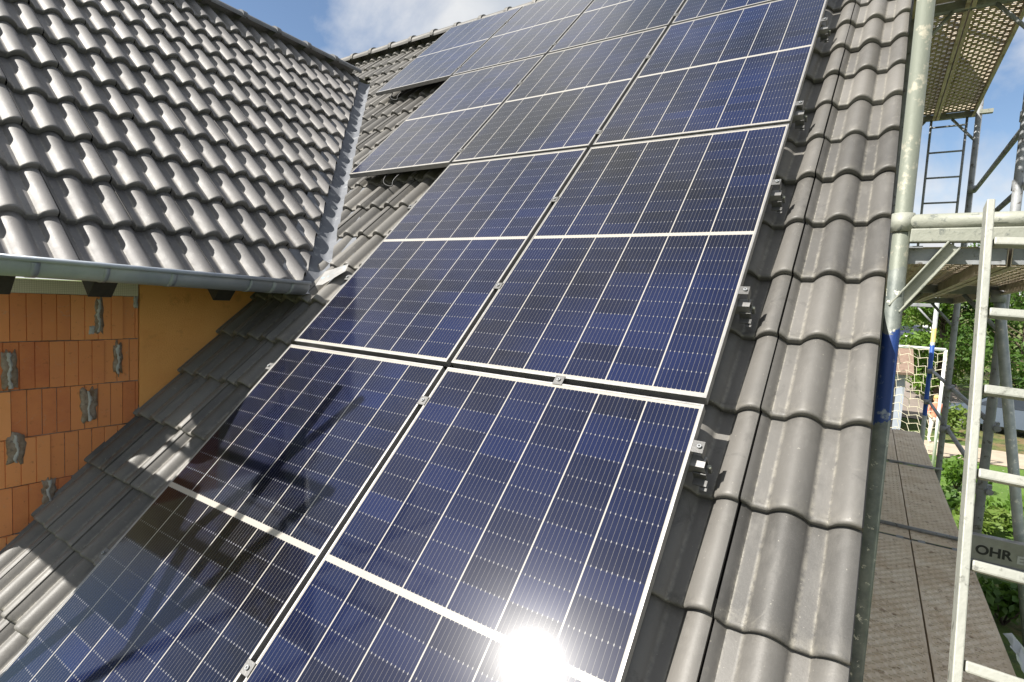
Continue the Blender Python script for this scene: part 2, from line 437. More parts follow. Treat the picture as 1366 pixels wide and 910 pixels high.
def clip(b, co, no):
    geo = b.bm.verts[:] + b.bm.edges[:] + b.bm.faces[:]
    bmesh.ops.bisect_plane(b.bm, geom=geo, plane_co=Vector(co), plane_no=Vector(no), clear_outer=True, clear_inner=False)

# main roof. crest plane n=-.100
CR = 1.160
def pm(u, v, n): return P(u, v, n)
V0 = .090
lower = [V0 + G * k for k in range(-6, 2)]
upper = [V0 + G * k for k in range(2, 13)]
top_rows = [V0 + G * k for k in range(13, 16)]
colsA = [1.185 - .30 * (k + 1) for k in range(-1, 11)]
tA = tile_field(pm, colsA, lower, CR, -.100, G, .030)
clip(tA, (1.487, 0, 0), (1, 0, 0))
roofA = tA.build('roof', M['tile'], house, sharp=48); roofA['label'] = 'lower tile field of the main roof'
colsB = [1.185 - .30 * (k + 1) for k in range(-1, 22)]
tB = tile_field(pm, colsB, upper, CR, -.100, G, .030)
clip(tB, (1.487, 0, 0), (1, 0, 0))
VOFF = .060
clip(tB, (-1.55 + VOFF * SQ, .525 + VOFF * SQ, 0), (-SQ, -SQ, 0))
roofB = tB.build('roof', M['tile'], house, sharp=48); roofB['label'] = 'upper tile field of the main roof up to the ridge'
tC = tile_field(pm, [1.185 - .30 * (k + 1) for k in range(-1, 27)], top_rows, CR, -.100, G, .030)
clip(tC, (1.487, 0, 0), (1, 0, 0)); clip(tC, P(0, 5.16, 0), EV)
roofC = tC.build('roof', M['tile'], house, sharp=48); roofC['label'] = 'top tile courses of the main roof under the ridge'
# verge flap: each course has a turned-down right side
vb = MB()
for k in range(-6, 16):
    v0 = V0 + G * k; vb.v = random.uniform(.3, .7)
    for dn0, dn1 in ((-.006, -.115),):
        u1 = 1.4872
        u1 = 1.474; a = [P(u1, v0 + .004, -.128), P(u1 + .012, v0 + .004, -.128), P(u1 + .012, v0 + .004, -.205), P(u1, v0 + .004, -.205)]
        z = [P(u1, v0 + .34, -.155), P(u1 + .012, v0 + .34, -.155), P(u1 + .012, v0 + .34, -.232), P(u1, v0 + .34, -.232)]
        A = [vb.bm.verts.new(p) for p in a]; Z = [vb.bm.verts.new(p) for p in z]
        vb.face(A); vb.face(Z[::-1])
        for i in range(4): vb.face((A[i], Z[i], Z[(i + 1) % 4], A[(i + 1) % 4]))
vb.build('verge_flap', M['tile'], house)
# wing roof
def pw(s_, t, n): return PW(s_, t, n)
WG = .3425
colsW = [-.777 + .02 - .30 * k + .0 for k in range(2, -13, -1)]
colsW = [s_ for s_ in colsW if -1.40 < s_ < 3.6]
tW = tile_field(pw, colsW, [.012 + WG * k for k in range(0, 11)], -.777, .0, WG, .038)
WEND = -1.13
clip(tW, (0, WEND, 0), (0, -1, 0))
VOFW = .075
clip(tW, (-1.55 - VOFW * SQ, .525 - VOFW * SQ, 0), (SQ, SQ, 0))
clip(tW, PW(0, 3.80, 0), WT)
wroof = tW.build('roof', M['wing_tile'], house, sharp=48); wroof['label'] = 'tile field of the wing roof on the left'
# underlay boards and back slopes
ub = MB()
def quad(b, *p): b.face([b.bm.verts.new(q) for q in p])
quad(ub, P(-2.11, V0 - 6 * G + .05, -.215), P(1.46, V0 - 6 * G + .05, -.215), P(1.46, .6, -.215), P(-2.11, .6, -.215))
quad(ub, P(-1.5, .6, -.215), P(1.46, .6, -.215), P(1.46, 5.2, -.215), P(-4.77, 5.2, -.215))
quad(ub, PW(WEND + .02, .06, -.10), PW(.50, .06, -.10), PW(3.12, 3.75, -.10), PW(WEND + .02, 3.75, -.10))
ub.build('underlay', M['underlay'], house)
rb = MB()
rt = P(0, 5.2, -.15)                                             # back slope of main roof
quad(rb, (1.46, rt.y, rt.z), (-9, rt.y, rt.z), (-9, rt.y + 5.4, rt.z - 5.4), (1.46, rt.y + 5.4, rt.z - 5.4))
quad(rb, (-4.1, rt.y - .6, rt.z - .62), (-4.1, rt.y - .02, rt.z - .04), (-9, rt.y - .02, rt.z - .04), (-9, rt.y - .6, rt.z - .62))
wr_ = PW(0, 3.78, -.05)                                           # far slope of the wing
quad(rb, (wr_.x, WEND, wr_.z), (wr_.x, 3.2, wr_.z), (wr_.x - 2.7, 3.2, wr_.z - 2.7), (wr_.x - 2.7, WEND, wr_.z - 2.7))
o = rb.build('roof', M['tile'], house); o['label'] = 'rear roof slopes facing away'
# ridge caps
def ridge(name, a, b, mat, n, r, flat=.72, lab=None):
    a = Vector(a); b = Vector(b); d = (b - a); ln = d.length; d.normalize()
    side = d.cross(Vector((0, 0, 1))).normalized(); up = side.cross(d)
    rg = MB()
    for k in range(n):
        rg.v = random.uniform(.2, .8)
        p0 = a + d * (ln * k / n - .03); p1 = a + d * (ln * (k + 1) / n)
        ring = []
        for (p, rr, lift) in ((p0, r * 1.06, .012), (p0 + d * .05, r * 1.06, .012), (p0 + d * .055, r, .002), (p1, r * .97, 0)):
            arc = []
            for i in range(13):
                t = math.pi * (-.08 + 1.16 * i / 12)
                arc.append(rg.bm.verts.new(p + side * math.cos(t) * rr + up * (math.sin(t) * rr * flat + lift)))
            ring.append(arc)
        for A, B in zip(ring, ring[1:]):
            for i in range(12): rg.face((A[i], A[i + 1], B[i + 1], B[i]), 0, True)
        c = rg.bm.verts.new(p0 - up * .02)
        for i in range(12): rg.face((ring[0][i + 1], ring[0][i], c))
    o = rg.build(name, mat, house, sharp=50)
    if lab: o['label'] = lab
    return o
rp = P(0, 5.19, -.105)
ridge('ridge_cap', (1.40, rp.y, rp.z), (-8.5, rp.y, rp.z), M['tile'], 26, .115, .7, 'grey concrete ridge cap row on the main roof')
M['ridge_dark'] = noisy('dark_ridge', (.10, .105, .11), (.15, .15, .155), 7, .5, .1, .2, 60)
rw = PW(0, 3.81, -.03)
ridge('ridge_cap', (rw.x, WEND, rw.z), (rw.x, 3.02, rw.z), M['ridge_dark'], 11, .10, .62, 'dark ridge cap row on the wing roof')
# valley flashing: folded sheet along the valley
vf = MB()
va = Vector((-1.50, .475, .384 - .05 - .092)); vdir = Vector((-1, 1, 1)); vdir.normalize()
across_m = Vector((1, 0, 0)); 
for k in range(31):
    t = k * 4.58 / 30
    c = va + vdir * t
    wob = lambda a: .0008 * math.sin(a * 7 + k * 1.7)
    right = c + Vector((.30, 0, 0)) + EN * .012
    r1 = c + Vector((.13, 0, 0)) + EN * (.006 + wob(1))
    left1 = c + Vector((0, -.13, 0)) + WNn * (.006 + wob(2))
    left = c + Vector((0, -.30, 0)) + WNn * .012
    cc_ = c + Vector((0, 0, .006 + wob(3)))
    row = [vf.bm.verts.new(p) for p in (left, left1, c + Vector((0, -.02, .012)), cc_ + Vector((0, 0, .012)), c + Vector((.02, 0, .012)), r1, right)]
    if k:
        for i in range(6): vf.face((prev[i], prev[i + 1], row[i + 1], row[i]), 0, True)
    prev = row
vf.build('valley_flashing', M['flash'], house, sharp=40)
pf = MB()
pts = [(-1.47, .53), (-1.41, .54), (-1.31, .67), (-1.34, .74), (-1.50, .66)]
pf.face([pf.bm.verts.new(P(u, v, -.097)) for i, (u, v) in enumerate(pts)])
bmesh.ops.subdivide_edges(pf.bm, edges=pf.bm.edges[:], cuts=2)
pf.build('flashing_patch', M['patch'], house)

# walls: brick with modelled grooves
XW = -2.10
bw = MB()
GRV = .0615
def main_z(y): return y - .15
courses = [(.185 - .2465 * k) for k in range(0, 10)]
for ci, zt in enumerate(courses):
    zb_ = zt - .2425
    y = -1.08 - (.11 if ci % 2 else 0.02); 
    while y < -.286:
        bl = .245
        y0 = max(y, -1.08); y1 = min(y + bl - .003, -.288)
        if y1 - y0 > .03:
            bw.v = min(1, max(0, random.gauss(.62, .26)))
            off = random.uniform(-.005, .005); za = zt + random.uniform(-.002, .0005); zb_ = zt - .2425 + random.uniform(-.001, .003)
            yy = y0
            k = 0
            cuts = [y0]
            g0 = y + GRV
            while g0 < y1 - .01:
                if g0 > y0 + .01: cuts.append(g0)
                g0 += GRV
            cuts.append(y1)
            prof = []
            for i in range(len(cuts) - 1):
                prof += [(cuts[i] + (.0025 if i else 0), off), (cuts[i + 1] - (.0025 if i < len(cuts) - 2 else 0), off)]
                if i < len(cuts) - 2: prof += [(cuts[i + 1] - .001, off - .006), (cuts[i + 1] + .001, off - .006)]
            top = [bw.bm.verts.new((XW + d, q, za + random.uniform(-.0018, .0006))) for q, d in prof]; bot = [bw.bm.verts.new((XW + d, q, zb_)) for q, d in prof]
            for i in range(len(prof) - 1): bw.face((bot[i], bot[i + 1], top[i + 1], top[i]))
            tb = [bw.bm.verts.new((XW - .1, q, zt)) for q in (y0, y1)]; bb_ = [bw.bm.verts.new((XW - .1, q, zb_)) for q in (y0, y1)]
            bw.face((top[0], top[-1], tb[1], tb[0])); bw.face((bot[-1], bot[0], bb_[0], bb_[1]))
            bw.face((bot[0], top[0], tb[0], bb_[0])); bw.face((top[-1], bot[-1], bb_[1], tb[1]))
        y += bl
brick = bw.build('brick_wall', M['brick'], house)
bk = MB(); bk.box((XW - .06, -.68, -1.9), (.10, .79, 4.2)); 
bkk = bk.build('mortar_bed', M['mortar'], house); bkk['label'] = 'recessed mortar joints behind the bricks'
# mortar smears on the blocks (y, z, w, h)
for (y, z, w_, h_) in ((-.483, .075, .050, .20), (-.516, -.005, .03, .05), (-.392, -.17, .045, .19), (-.86, -.20, .06, .20), (-.53, -.42, .075, .19), (-.84, -.60, .075, .16), (-.302, .155, .022, .07), (-.71, -.86, .06, .15)):
    q = MB(); n = 26; ring = []
    for i in range(n):
        t = 2 * math.pi * i / n; rr = .5 * (1 + random.uniform(-.26, .14))
        ca, sa = math.cos(t), math.sin(t); k = 1 / max(abs(ca), abs(sa)) ** .92
        ring.append((y + w_ * ca * rr * k, z + h_ * sa * rr * k))
    c = q.bm.verts.new((XW + .009, y, z))
    inner = [q.bm.verts.new((XW + .007 + random.uniform(-.002, .003), y + (a - y) * .6, z + (bq - z) * .6)) for a, bq in ring]
    outer = [q.bm.verts.new((XW + .0045, a, bq)) for a, bq in ring]; edge = [q.bm.verts.new((XW - .004, a, bq)) for a, bq in ring]
    for i in range(n):
        j = (i + 1) % n
        q.face((c, inner[i], inner[j]), 0, True); q.face((inner[i], outer[i], outer[j], inner[j]), 0, True); q.face((outer[i], edge[i], edge[j], outer[j]))
    if w_ > .04:
        zz_ = z - h_ * .46
        st = []
        while zz_ < z + h_ * .46:
            st.append((zz_, y + .004 * math.sin(zz_ * 60) + random.uniform(-.003, .003), random.uniform(.005, .011))); zz_ += .012
        L_ = [q.bm.verts.new((XW + .006, c_ - d_, a)) for a, c_, d_ in st]; T_ = [q.bm.verts.new((XW + .015 + random.uniform(0, .004), c_, a)) for a, c_, d_ in st]; R_ = [q.bm.verts.new((XW + .006, c_ + d_, a)) for a, c_, d_ in st]
        for i in range(len(st) - 1):
            q.face((L_[i], T_[i], T_[i + 1], L_[i + 1]), 1, True); q.face((T_[i], R_[i], R_[i + 1], T_[i + 1]), 1, True)
    q.build('mortar_patch', [M['mortar'] if w_ > .04 else M['mortar_grey'], M['mortar_grey']], brick)
q = MB(); q.box((XW - .045, -.685, .222), (.10, .79, .070)); q.build('insulation_strip', M['insul'], house)
q = MB(); q.box((XW - .046, .55, -1.6), (.10, 1.665, 3.75)); q.build('rendered_wall', M['stucco'], house)
q = MB()                                                     # plain walls that close the building
q.box((1.37, 3.7, -2.6), (.12, 9.4, 2.2)); 
gv = [(1.43, -1.05, -3.7), (1.43, 8.4, -3.7), (1.43, 8.4, -1.45), (1.43, 3.52, 3.25), (1.43, -1.05, -1.38)]
q.face([q.bm.verts.new(p) for p in gv]); q.face([q.bm.verts.new((1.30, y, z)) for _, y, z in gv][::-1])
q.box((-.35, -1.0, -2.55), (3.4, .12, 2.1)); q.box((-4, 8.35, -2.5), (10.8, .12, 2.2))
wg = [(-2.16, -1.06, -3.7), (-2.16, -1.06, .26), (-2.16, -1.06, .86), (-4.2, -1.06, 2.9), (-6.24, -1.06, .86), (-6.24, -1.06, -3.7)]
q.face([q.bm.verts.new(p) for p in wg][::-1]); q.face([q.bm.verts.new((x, -.98, z)) for x, _, z in wg])
o = q.build('wall', M['soffit'], house); o['label'] = 'pale gable and eaves walls'
# soffit boards and rafter tails
q = MB()
quad(q, PW(WEND + .03, .10, -.115), PW(.36, .10, -.115), PW(1.0, .98, -.115), PW(WEND + .03, .98, -.115))
q.build('soffit', M['darkwood'], house)
for yc_ in (-.615, -.015, -1.0, .45):
    q = MB(); q.box(WO + WS * yc_ + WT * .42 + WNn * -.185, (.75, .10, .135), (WT, WS, WNn)); q.build('rafter_tail', M['darkwood'], house, bevel=.003)
# gutter: half round with rolled bead
gt = MB()
GA = Vector((-1.460, WEND - .02, .343)); GB = Vector((-1.460, .345, .313)); rG = .070
dirg = (GB - GA).normalized()
prof = []
for i in range(17):
    t = math.pi * i / 16; prof.append((-rG * math.cos(t), -rG * math.sin(t)))      # from back to front
bead = [(rG + .009 * math.cos(math.pi - t) + .009, .004 + .010 * math.sin(t)) for t in [k * math.pi * 1.6 / 8 for k in range(9)]]
prof = [(-rG, .02)] + prof + bead
rA = [gt.bm.verts.new(GA + Vector((x, 0, z))) for x, z in prof]; rB = [gt.bm.verts.new(GB + Vector((x, 0, z))) for x, z in prof]
for i in range(len(prof) - 1): gt.face((rA[i], rB[i], rB[i + 1], rA[i + 1]), 0, True)
gutter = gt.build('gutter', M['zinc'], house, sharp=60)
sm = gutter.modifiers.new('solid', 'SOLIDIFY'); sm.thickness = .0015
ec = MB(); ec.face([ec.bm.verts.new(GB + Vector((x, .001, z))) for x, z in prof[:18]]); ec.build('end_cap', M['zinc'], gutter)
def gutter_ring(y, wdt, rr, mat, nm):
    q = MB(); c = GA + dirg * ((y - GA.y) / dirg.y); A = []; B = []
    for i in range(15):
        t = math.pi * (.03 + i / 14 * .97); x, z = -rr * math.cos(t), -rr * math.sin(t)
        A.append(q.bm.verts.new(c + Vector((x, -wdt / 2, z)))); B.append(q.bm.verts.new(c + Vector((x, wdt / 2, z))))
    for i in range(14): q.face((A[i], B[i], B[i + 1], A[i + 1]), 0, True)
    o = q.build(nm, mat, gutter); s_ = o.modifiers.new('s', 'SOLIDIFY'); s_.thickness = .003; s_.offset = -1
for y in (-.70, -.02, .235): gutter_ring(y, .022, rG + .0025, M['zinc'], 'gutter_joint')
for y in (-.95, -.42, .12): gutter_ring(y, .03, rG + .002, M['zinc'], 'gutter_bracket')
# pale comb filler pieces under the eave tiles
for k in range(-3, 7):
    q = MB(); c = PW(-.777 + .15 * k, .035, -.055); q.box(c, (.02, .085, .045), (WT, WS, WNn))
    q.build('eaves_filler', M['flash'], house, bevel=.008)

# ------------------------------------------------------------------ solar panels
fr = MB()
fw, fd = .0065, .035
for (cx_, cy_, dx_, dy_) in ((-PWD / 2 + fw / 2, PLN / 2, fw, PLN), (PWD / 2 - fw / 2, PLN / 2, fw, PLN), (0, fw / 2, PWD - 2 * fw, fw), (0, PLN - fw / 2, PWD - 2 * fw, fw)):
    fr.box((cx_, cy_, -fd / 2), (dx_, dy_, fd))
    fr.box((cx_ - math.copysign(.008, cx_) * (abs(cx_) > .1), cy_ + (.008 if cy_ < .1 else -.008 if cy_ > 1.5 else 0), -fd + .001), (dx_ + (.016 if dx_ < .1 else -.06), dy_ + (.016 if dy_ < .1 else -.06), .002))
ga = MB()
e = .0064
ga.face([ga.bm.verts.new(p) for p in ((-PWD / 2 + e, e, -.0012), (PWD / 2 - e, e, -.0012), (PWD / 2 - e, PLN - e, -.0012), (-PWD / 2 + e, PLN - e, -.0012))])
bk = MB(); bk.face([bk.bm.verts.new(p) for p in ((-PWD / 2 + e, e, -.006), (-PWD / 2 + e, PLN - e, -.006), (PWD / 2 - e, PLN - e, -.006), (PWD / 2 - e, e, -.006))])
bk.box((0, PLN / 2, -.016), (.10, .06, .018), mi=1)
PP, QQ = 1.06, 1.69
desc = {(1, 0): 'solar panel in the lowest row beside the verge, with the sun glaring on it', (0, 0): 'solar panel in the lowest row, left one, partly in shadow of the scaffold',
        (1, 1): 'solar panel in the second row beside the verge', (0, 1): 'solar panel in the second row, left one next to the bare tiles',
        (1, 2): 'solar panel in the third row beside the verge', (0, 2): 'solar panel in the middle of the third row', (-1, 2): 'solar panel at the left end of the third row, underside gap on bare tiles',
        (1, 3): 'solar panel in the top row at the right beside the verge', (0, 3): 'solar panel in the top row, second from the verge', (-1, 3): 'solar panel in the top row, second from the left', (-2, 3): 'solar panel at the left end of the top row below the ridge'}
sp0 = None
for (c, r), lab in desc.items():
    loc = P(c * PP - PP / 2, (r - 1) * QQ + .013, 0)
    if sp0 is None:
        sp0 = thing('solar_panel', lab, 'solar panel', loc, 'solar panels on the main roof'); sp0.rotation_euler = (R(45), 0, 0)
        fr.build('frame', M['alu'], sp0); ga.build('glass', M['cells'], sp0); bk.build('backsheet', [M['white'], M['black']], sp0)
    else: o = dup(sp0, lab, loc)
    for ch in (sp0 if (c, r) == (1, 0) else o).children:
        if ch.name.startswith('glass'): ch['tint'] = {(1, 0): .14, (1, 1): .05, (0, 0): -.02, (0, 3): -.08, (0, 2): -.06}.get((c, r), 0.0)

# rails (hollow profile with open ends) ----------------------------------------
rows_v = {0: (-1.205, -.192), 1: (.484, 1.164), 2: (1.843, 2.84), 3: (3.558, 4.62)}
left_c = {0: 0, 1: 0, 2: -1, 3: -2}
rown = {0: 'lowest', 1: 'second', 2: 'third', 3: 'top'}
posn = ('lower', 'upper')
for r, vs in rows_v.items():
    for k, v in enumerate(vs):
        u0 = (left_c[r] - 1) * PP - .018 + .01; u1 = PP + .028
        rl = MB(); hw = .019; nt_, nb = -.037, -.078
        for (dv, nn, w_, h_) in ((-hw + .0012, (nt_ + nb) / 2, .0024, nt_ - nb), (hw - .0012, (nt_ + nb) / 2, .0024, nt_ - nb), (0, nt_ - .0012, 2 * hw - .005, .0024), (0, nb + .0012, 2 * hw - .005, .0024)):
            rl.box(P((u0 + u1) / 2, v + dv, nn), (u1 - u0, w_, h_), ROOF)
        rl.box(P((u0 + u1) / 2, v, -.06), (u1 - u0 - .06, 2 * hw - .006, .03), ROOF, mi=1)  # black core puts the shade inside the hollow rail into colour
        o = rl.build('mounting_rail', [M['alu'], M['black']])
        tag(o, 'aluminium mounting rail under the %s panel row, %s of its two' % (rown[r], posn[k]), 'rail', 'mounting rails under the panels')
# clamps -----------------------------------------------------------------------
def end_clamp(u, v, sgn, lab):
    t = thing('end_clamp', lab, 'clamp', P(u, v, 0), 'end clamps at the panel edges')
    q = MB()
    q.box(EU * (sgn * .014) + EN * -.0015 - Vector((0, 0, 0)), (.034, .040, .003), ROOF)
    q.box(EU * (sgn * .030) + EN * -.020, (.003, .040, .036), ROOF)
    q.build('clamp_body', M['alu_dull'], t)
    q = MB(); q.tube(EU * (sgn * .018) + EN * .0005, EU * (sgn * .018) + EN * .007, .0065, 12); q.tube(EU * (sgn * .018) + EN * .0071, EU * (sgn * .018) + EN * .0072, .0035, 6, mi=1)
    q.build('bolt', [M['galv_dark'], M['black']], t)
    return t
for r, vs in rows_v.items():
    for k, v in enumerate(vs):
        end_clamp(PP - .009, v + .026, 1, '%s small end clamp at the right edge of the %s panel row' % (posn[k], rown[r]))
        end_clamp((left_c[r] - 1) * PP + .009, v + .026, -1, '%s small end clamp at the left edge of the %s panel row' % (posn[k], rown[r]))
mid0 = None
seamn = {0: 'right-hand', -1: 'middle', -2: 'left-hand'}
for r, vs in rows_v.items():
    for c in range(left_c[r], 1):
        for k, v in enumerate(vs):
            lab = 'mid clamp in the %s panel row, %s upright gap, %s one' % (rown[r], seamn[c], posn[k])
            loc = P(c * PP, v, 0)
            if mid0 is None:
                mid0 = thing('mid_clamp', lab, 'clamp', loc, 'mid clamps in the gaps between panels')
                q = MB(); q.box(EN * .0015, (.038, .040, .003), ROOF); q.box(EN * -.018, (.014, .038, .034), ROOF); q.build('clamp_body', M['alu_dull'], mid0, bevel=.0008)
                q = MB(); q.tube(EN * .003, EN * .0085, .0070, 12); q.tube(EN * .0086, EN * .0087, .0038, 6, mi=1); q.build('bolt', [M['galv_dark'], M['black']], mid0)
            else: dup(mid0, lab, loc)
xc_ = dup(mid0, 'mid clamp in the level gap between the two lowest rows', P(.53, 0, 0))
# roof hooks with bracket feet showing right of the panels
for r, vs in rows_v.items():
    for k, v in enumerate(vs):
        t = thing('roof_hook', 'galvanised roof hook foot under the %s row %s rail beside the verge' % (rown[r], posn[k]), 'roof hook', P(PP, v, -.09), 'roof hooks by the verge')
        q = MB()
        q.box(EU * .012 + EV * -.024 + EN * .010, (.040, .004, .030), ROOF)
        q.box(EU * .014 + EV * -.036 + EN * -.003, (.042, .026, .004), ROOF)
        q.box(EU * .026 + EV * -.048 + EN * -.010, (.022, .024, .004), ROOF)
        q.box(EU * .036 + EV * .002 + EN * .012, (.010, .014, .022), ROOF)
        q.build('bracket', M['alu_dull'], t, bevel=.001)
        q = MB(); q.tube(EU * .036 + EV * .002 + EN * .023, EU * .036 + EV * .002 + EN * .031, .0065, 6); q.build('bolt', M['galv_bright'], t)
# loose cables and hooks under the overhanging lower edges of the left panels
for (u, v, lab) in ((-1.72, 1.66, 'black cable loop hanging under the third-row left panel'), (-2.95, 3.36, 'black cable loop hanging under the top-row left panel')):
    q = MB(); pts = []
    for i in range(15):
        t = i / 14; pts.append(P(u + .16 * t - .03 * math.sin(t * 9), v + .05 - .11 * math.sin(math.pi * t), -.045 - .035 * math.sin(math.pi * t)))
    q.path(pts, .0045, 8); tag(q.build('solar_cable', M['black']), lab, 'cable')

# ------------------------------------------------------------------ scaffold at the verge
FX0, FX1 = 1.514, 2.125
FY = [.50, 2.78, 5.12, 7.25]
ZL, ZM, ZU = -1.20, .515, 2.30
DEEP = {0: 'nearest', 1: 'second', 2: 'third', 3: 'farthest'}
m = N('painted_tube')
tcx = m.n('ShaderNodeTexCoord'); sx = m.n('ShaderNodeSeparateXYZ'); m.l(tcx.outputs['Object'], sx.inputs[0])
zz = m.math('ADD', sx.outputs['Z'], m.math('MULTIPLY_ADD', m.noise(20, 5, .7), .12, -.06))
c = m.mix(m.ramp(m.noise(18, 6, .65), .35, .68), (.085, .10, .092), (.17, .185, .165))
c = m.mix(m.ramp(m.noise(34, 6, .7), .60, .66), c, (.62, .60, .50))
bl = m.math('MULTIPLY', m.math('GREATER_THAN', zz, -.07), m.math('LESS_THAN', zz, .24))
c = m.mix(bl, c, m.mix(m.ramp(m.noise(26, 5), .62, .70), (.009, .035, .15), (.22, .25, .28)))
up_ = m.math('GREATER_THAN', zz, .46)
c = m.mix(up_, c, m.mix(m.ramp(m.noise(24, 6, .7), .55, .64), (.155, .168, .135), (.29, .275, .215)))
m.bump(m.noise(55, 5, .7), .35, .004)
M['post'] = m.set(base=c, rough=.55, metal=.15)
m = N('painted_tube_blue')
tcx = m.n('ShaderNodeTexCoord'); sx = m.n('ShaderNodeSeparateXYZ'); m.l(tcx.outputs['Object'], sx.inputs[0])
zz = m.math('ADD', sx.outputs['Z'], m.math('MULTIPLY_ADD', m.noise(20, 5, .7), .08, -.04))
c = m.mix(m.ramp(m.noise(18, 6, .65), .35, .68), (.30, .32, .32), (.46, .48, .47))
bl = m.math('MULTIPLY', m.math('GREATER_THAN', zz, -.95), m.math('LESS_THAN', zz, -.02))
c = m.mix(bl, c, (.016, .07, .30))
yl_ = m.math('MULTIPLY', m.math('GREATER_THAN', zz, .02), m.math('LESS_THAN', zz, .2))
c = m.mix(yl_, c, (.62, .45, .16))
M['post_blue'] = m.set(base=c, rough=.55, metal=.15)

def coupler(q, c, ax):
    q.tube(Vector(c) - Vector(ax) * .03, Vector(c) + Vector(ax) * .03, .036, 12)
for k, y in enumerate(FY):
    t = thing('scaffold_frame', '%s upright steel scaffold frame along the gable%s' % (DEEP[k], ', weathered pale post against the verge tiles' if k == 0 else ''), 'scaffold', (0, y, 0), 'scaffold frames along the gable')
    rr = .0255
    for xi, x in enumerate((FX0, FX1)):
        q = MB(); q.tube((x, 0, -3.55), (x, 0, (3.3 if k < 3 else ZM + .1) if k else 1.75), rr, 20)
        if k == 0 and xi == 0: q.tube((x, 0, 1.75), (x, 0, 3.3), rr, 20)
        mt = M['post'] if k == 0 else (M['post_blue'] if (k == 3 and xi == 1) else M['galv_dark'])
        o = q.build('standard', mt, t)
        q = MB(); q.box((x, 0, -3.565), (.14, .14, .012)); q.tube((x, 0, -3.56), (x, 0, -3.4), .018, 12); q.build('base_plate', M['galv_dark'], t)
    for z in ((ZL, ZM, ZU) if k < 3 else (ZL, ZM)):
        q = MB(); q.box(((FX0 + FX1) / 2, 0, z - (-.046 if (k == 0 and z == ZM) else .020)), (FX1 - FX0 - 2 * rr + .004, .045, .044)); q.build('transom', M['galv_bright'] if k == 0 else M['galv_dark'], t, bevel=.004)
    if k == 0:
        q = MB(); q.tube((FX0 + rr * .8, 0, .607), (FX1 - rr, 0, .607), .0245, 18); o = q.build('guard_bar', M['galv_bright'], t)
        q = MB()
        d = (Vector((FX0 + .14, 0, .53)) - Vector((FX0, 0, .32))); ln = d.length; d.normalize(); s_ = Vector((0, 1, 0)); n_ = d.cross(s_)
        q.box(Vector((FX0 + .07, 0, .425)), (ln, .008, .042), (d, s_, n_)); q.box(Vector((FX0 + .07, -.014, .425)) + n_ * .018, (ln, .024, .006), (d, s_, n_)); q.box(Vector((FX0 + .07, -.014, .425)) - n_ * .018, (ln, .024, .006), (d, s_, n_))
        q.build('gusset', M['galv_bright'], t, bevel=.002)
        q = MB(); q.tube((FX0, 0, .575), (FX0, 0, .635), .0325, 18); q.build('collar', M['galv_bright'], t)
    else:
        for z in ((ZM, ZU) if k < 3 else (ZM,)):
            for sgn, x in ((1, FX0), (-1, FX1)):
                q = MB(); q.tube((x, 0, z - .28), (x + sgn * .2, 0, z - .045), .012, 8); q.build('gusset', M['galv_dark'], t)
    if k == 2:
        for x in (1.765, 2.04):
            q = MB(); q.tube((x, 0, ZM), (x, 0, ZU - .04), .011, 10); q.build('ladder_stile', M['galv_dark'], t)
        for i in range(7):
            q = MB(); q.tube((1.765, 0, .72 + .245 * i), (2.04, 0, .72 + .245 * i), .009, 8); q.build('rung', M['galv_dark'], t)
        q = MB(); q.box((FX1 + .05, -.01, ZU - .01), (.10, .05, .035)); q.build('wedge_head', M['galv_bright'], t)

# perforated planks -------------------------------------------------------------
def make_plank(name, length, width, mat, label, fine=False):
    t = thing(name, label, 'scaffold plank', (0, 0, 0), 'perforated steel planks of the scaffold')
    q = MB(); bm = q.bm
    nx = 9 if fine else 8; marg = .014; ly = .034 if fine else .042; n = int((length - .10) / ly); y00 = (length - n * ly) / 2; cxw = (width - 2 * marg) / nx
    def V(x, y, z): return bm.verts.new((x, y, z))
    for i in range(nx):
        for j in range(n):
            x0 = -width / 2 + marg + i * cxw; x1 = x0 + cxw; y0 = y00 + j * ly; y1 = y0 + ly
            xm, ym = (x0 + x1) / 2, (y0 + y1) / 2
            if (i + j) % 2 == 0:
                hx, hy, dz = cxw * .36, ly * .17, .0035
            else: hx, hy, dz = cxw * .30, ly * .14, -.004
            if fine: hx *= .62; hy *= .75; dz *= .8
            o_ = [V(x0, y0, 0), V(x1, y0, 0), V(x1, y1, 0), V(x0, y1, 0)]
            e_ = [V(xm - hx, ym - hy, dz), V(xm + hx, ym - hy, dz), V(xm + hx, ym + hy, dz), V(xm - hx, ym + hy, dz)]
            f_ = [V(xm - hx * .92, ym - hy * .8, dz - .004), V(xm + hx * .92, ym - hy * .8, dz - .004), V(xm + hx * .92, ym + hy * .8, dz - .004), V(xm - hx * .92, ym + hy * .8, dz - .004)]
            for a in range(4):
                b_ = (a + 1) % 4
                q.face((o_[a], o_[b_], e_[b_], e_[a])); q.face((e_[a], e_[b_], f_[b_], f_[a]))
    for sx_ in (-1, 1): q.box((sx_ * (width / 2 - marg / 2), length / 2, -.0005), (marg, length, .002))
    q.box((0, y00 / 2, -.0007), (width - 2 * marg, y00, .002)); q.box((0, length - y00 / 2, -.0007), (width - 2 * marg, y00, .002))
    q.build('deck_sheet', mat, t)
    q = MB()
    for sx_ in (-1, 1):
        q.box((sx_ * (width / 2 - .001), length / 2, -.032), (.002, length, .060)); q.box((sx_ * (width / 2 - .012), length / 2, -.061), (.022, length, .002))
    q.build('side_profile', mat, t)
    for ye, yh in ((.004, -.012), (length - .004, length + .012)):
        q = MB(); q.box((0, ye, -.03), (width - .006, .003, .05))
        for xx in (-.09, .09): q.box((xx, yh, -.002), (.04, .034, .006))
        q.build('end_hook', M['galv_dark'], t)
    return t
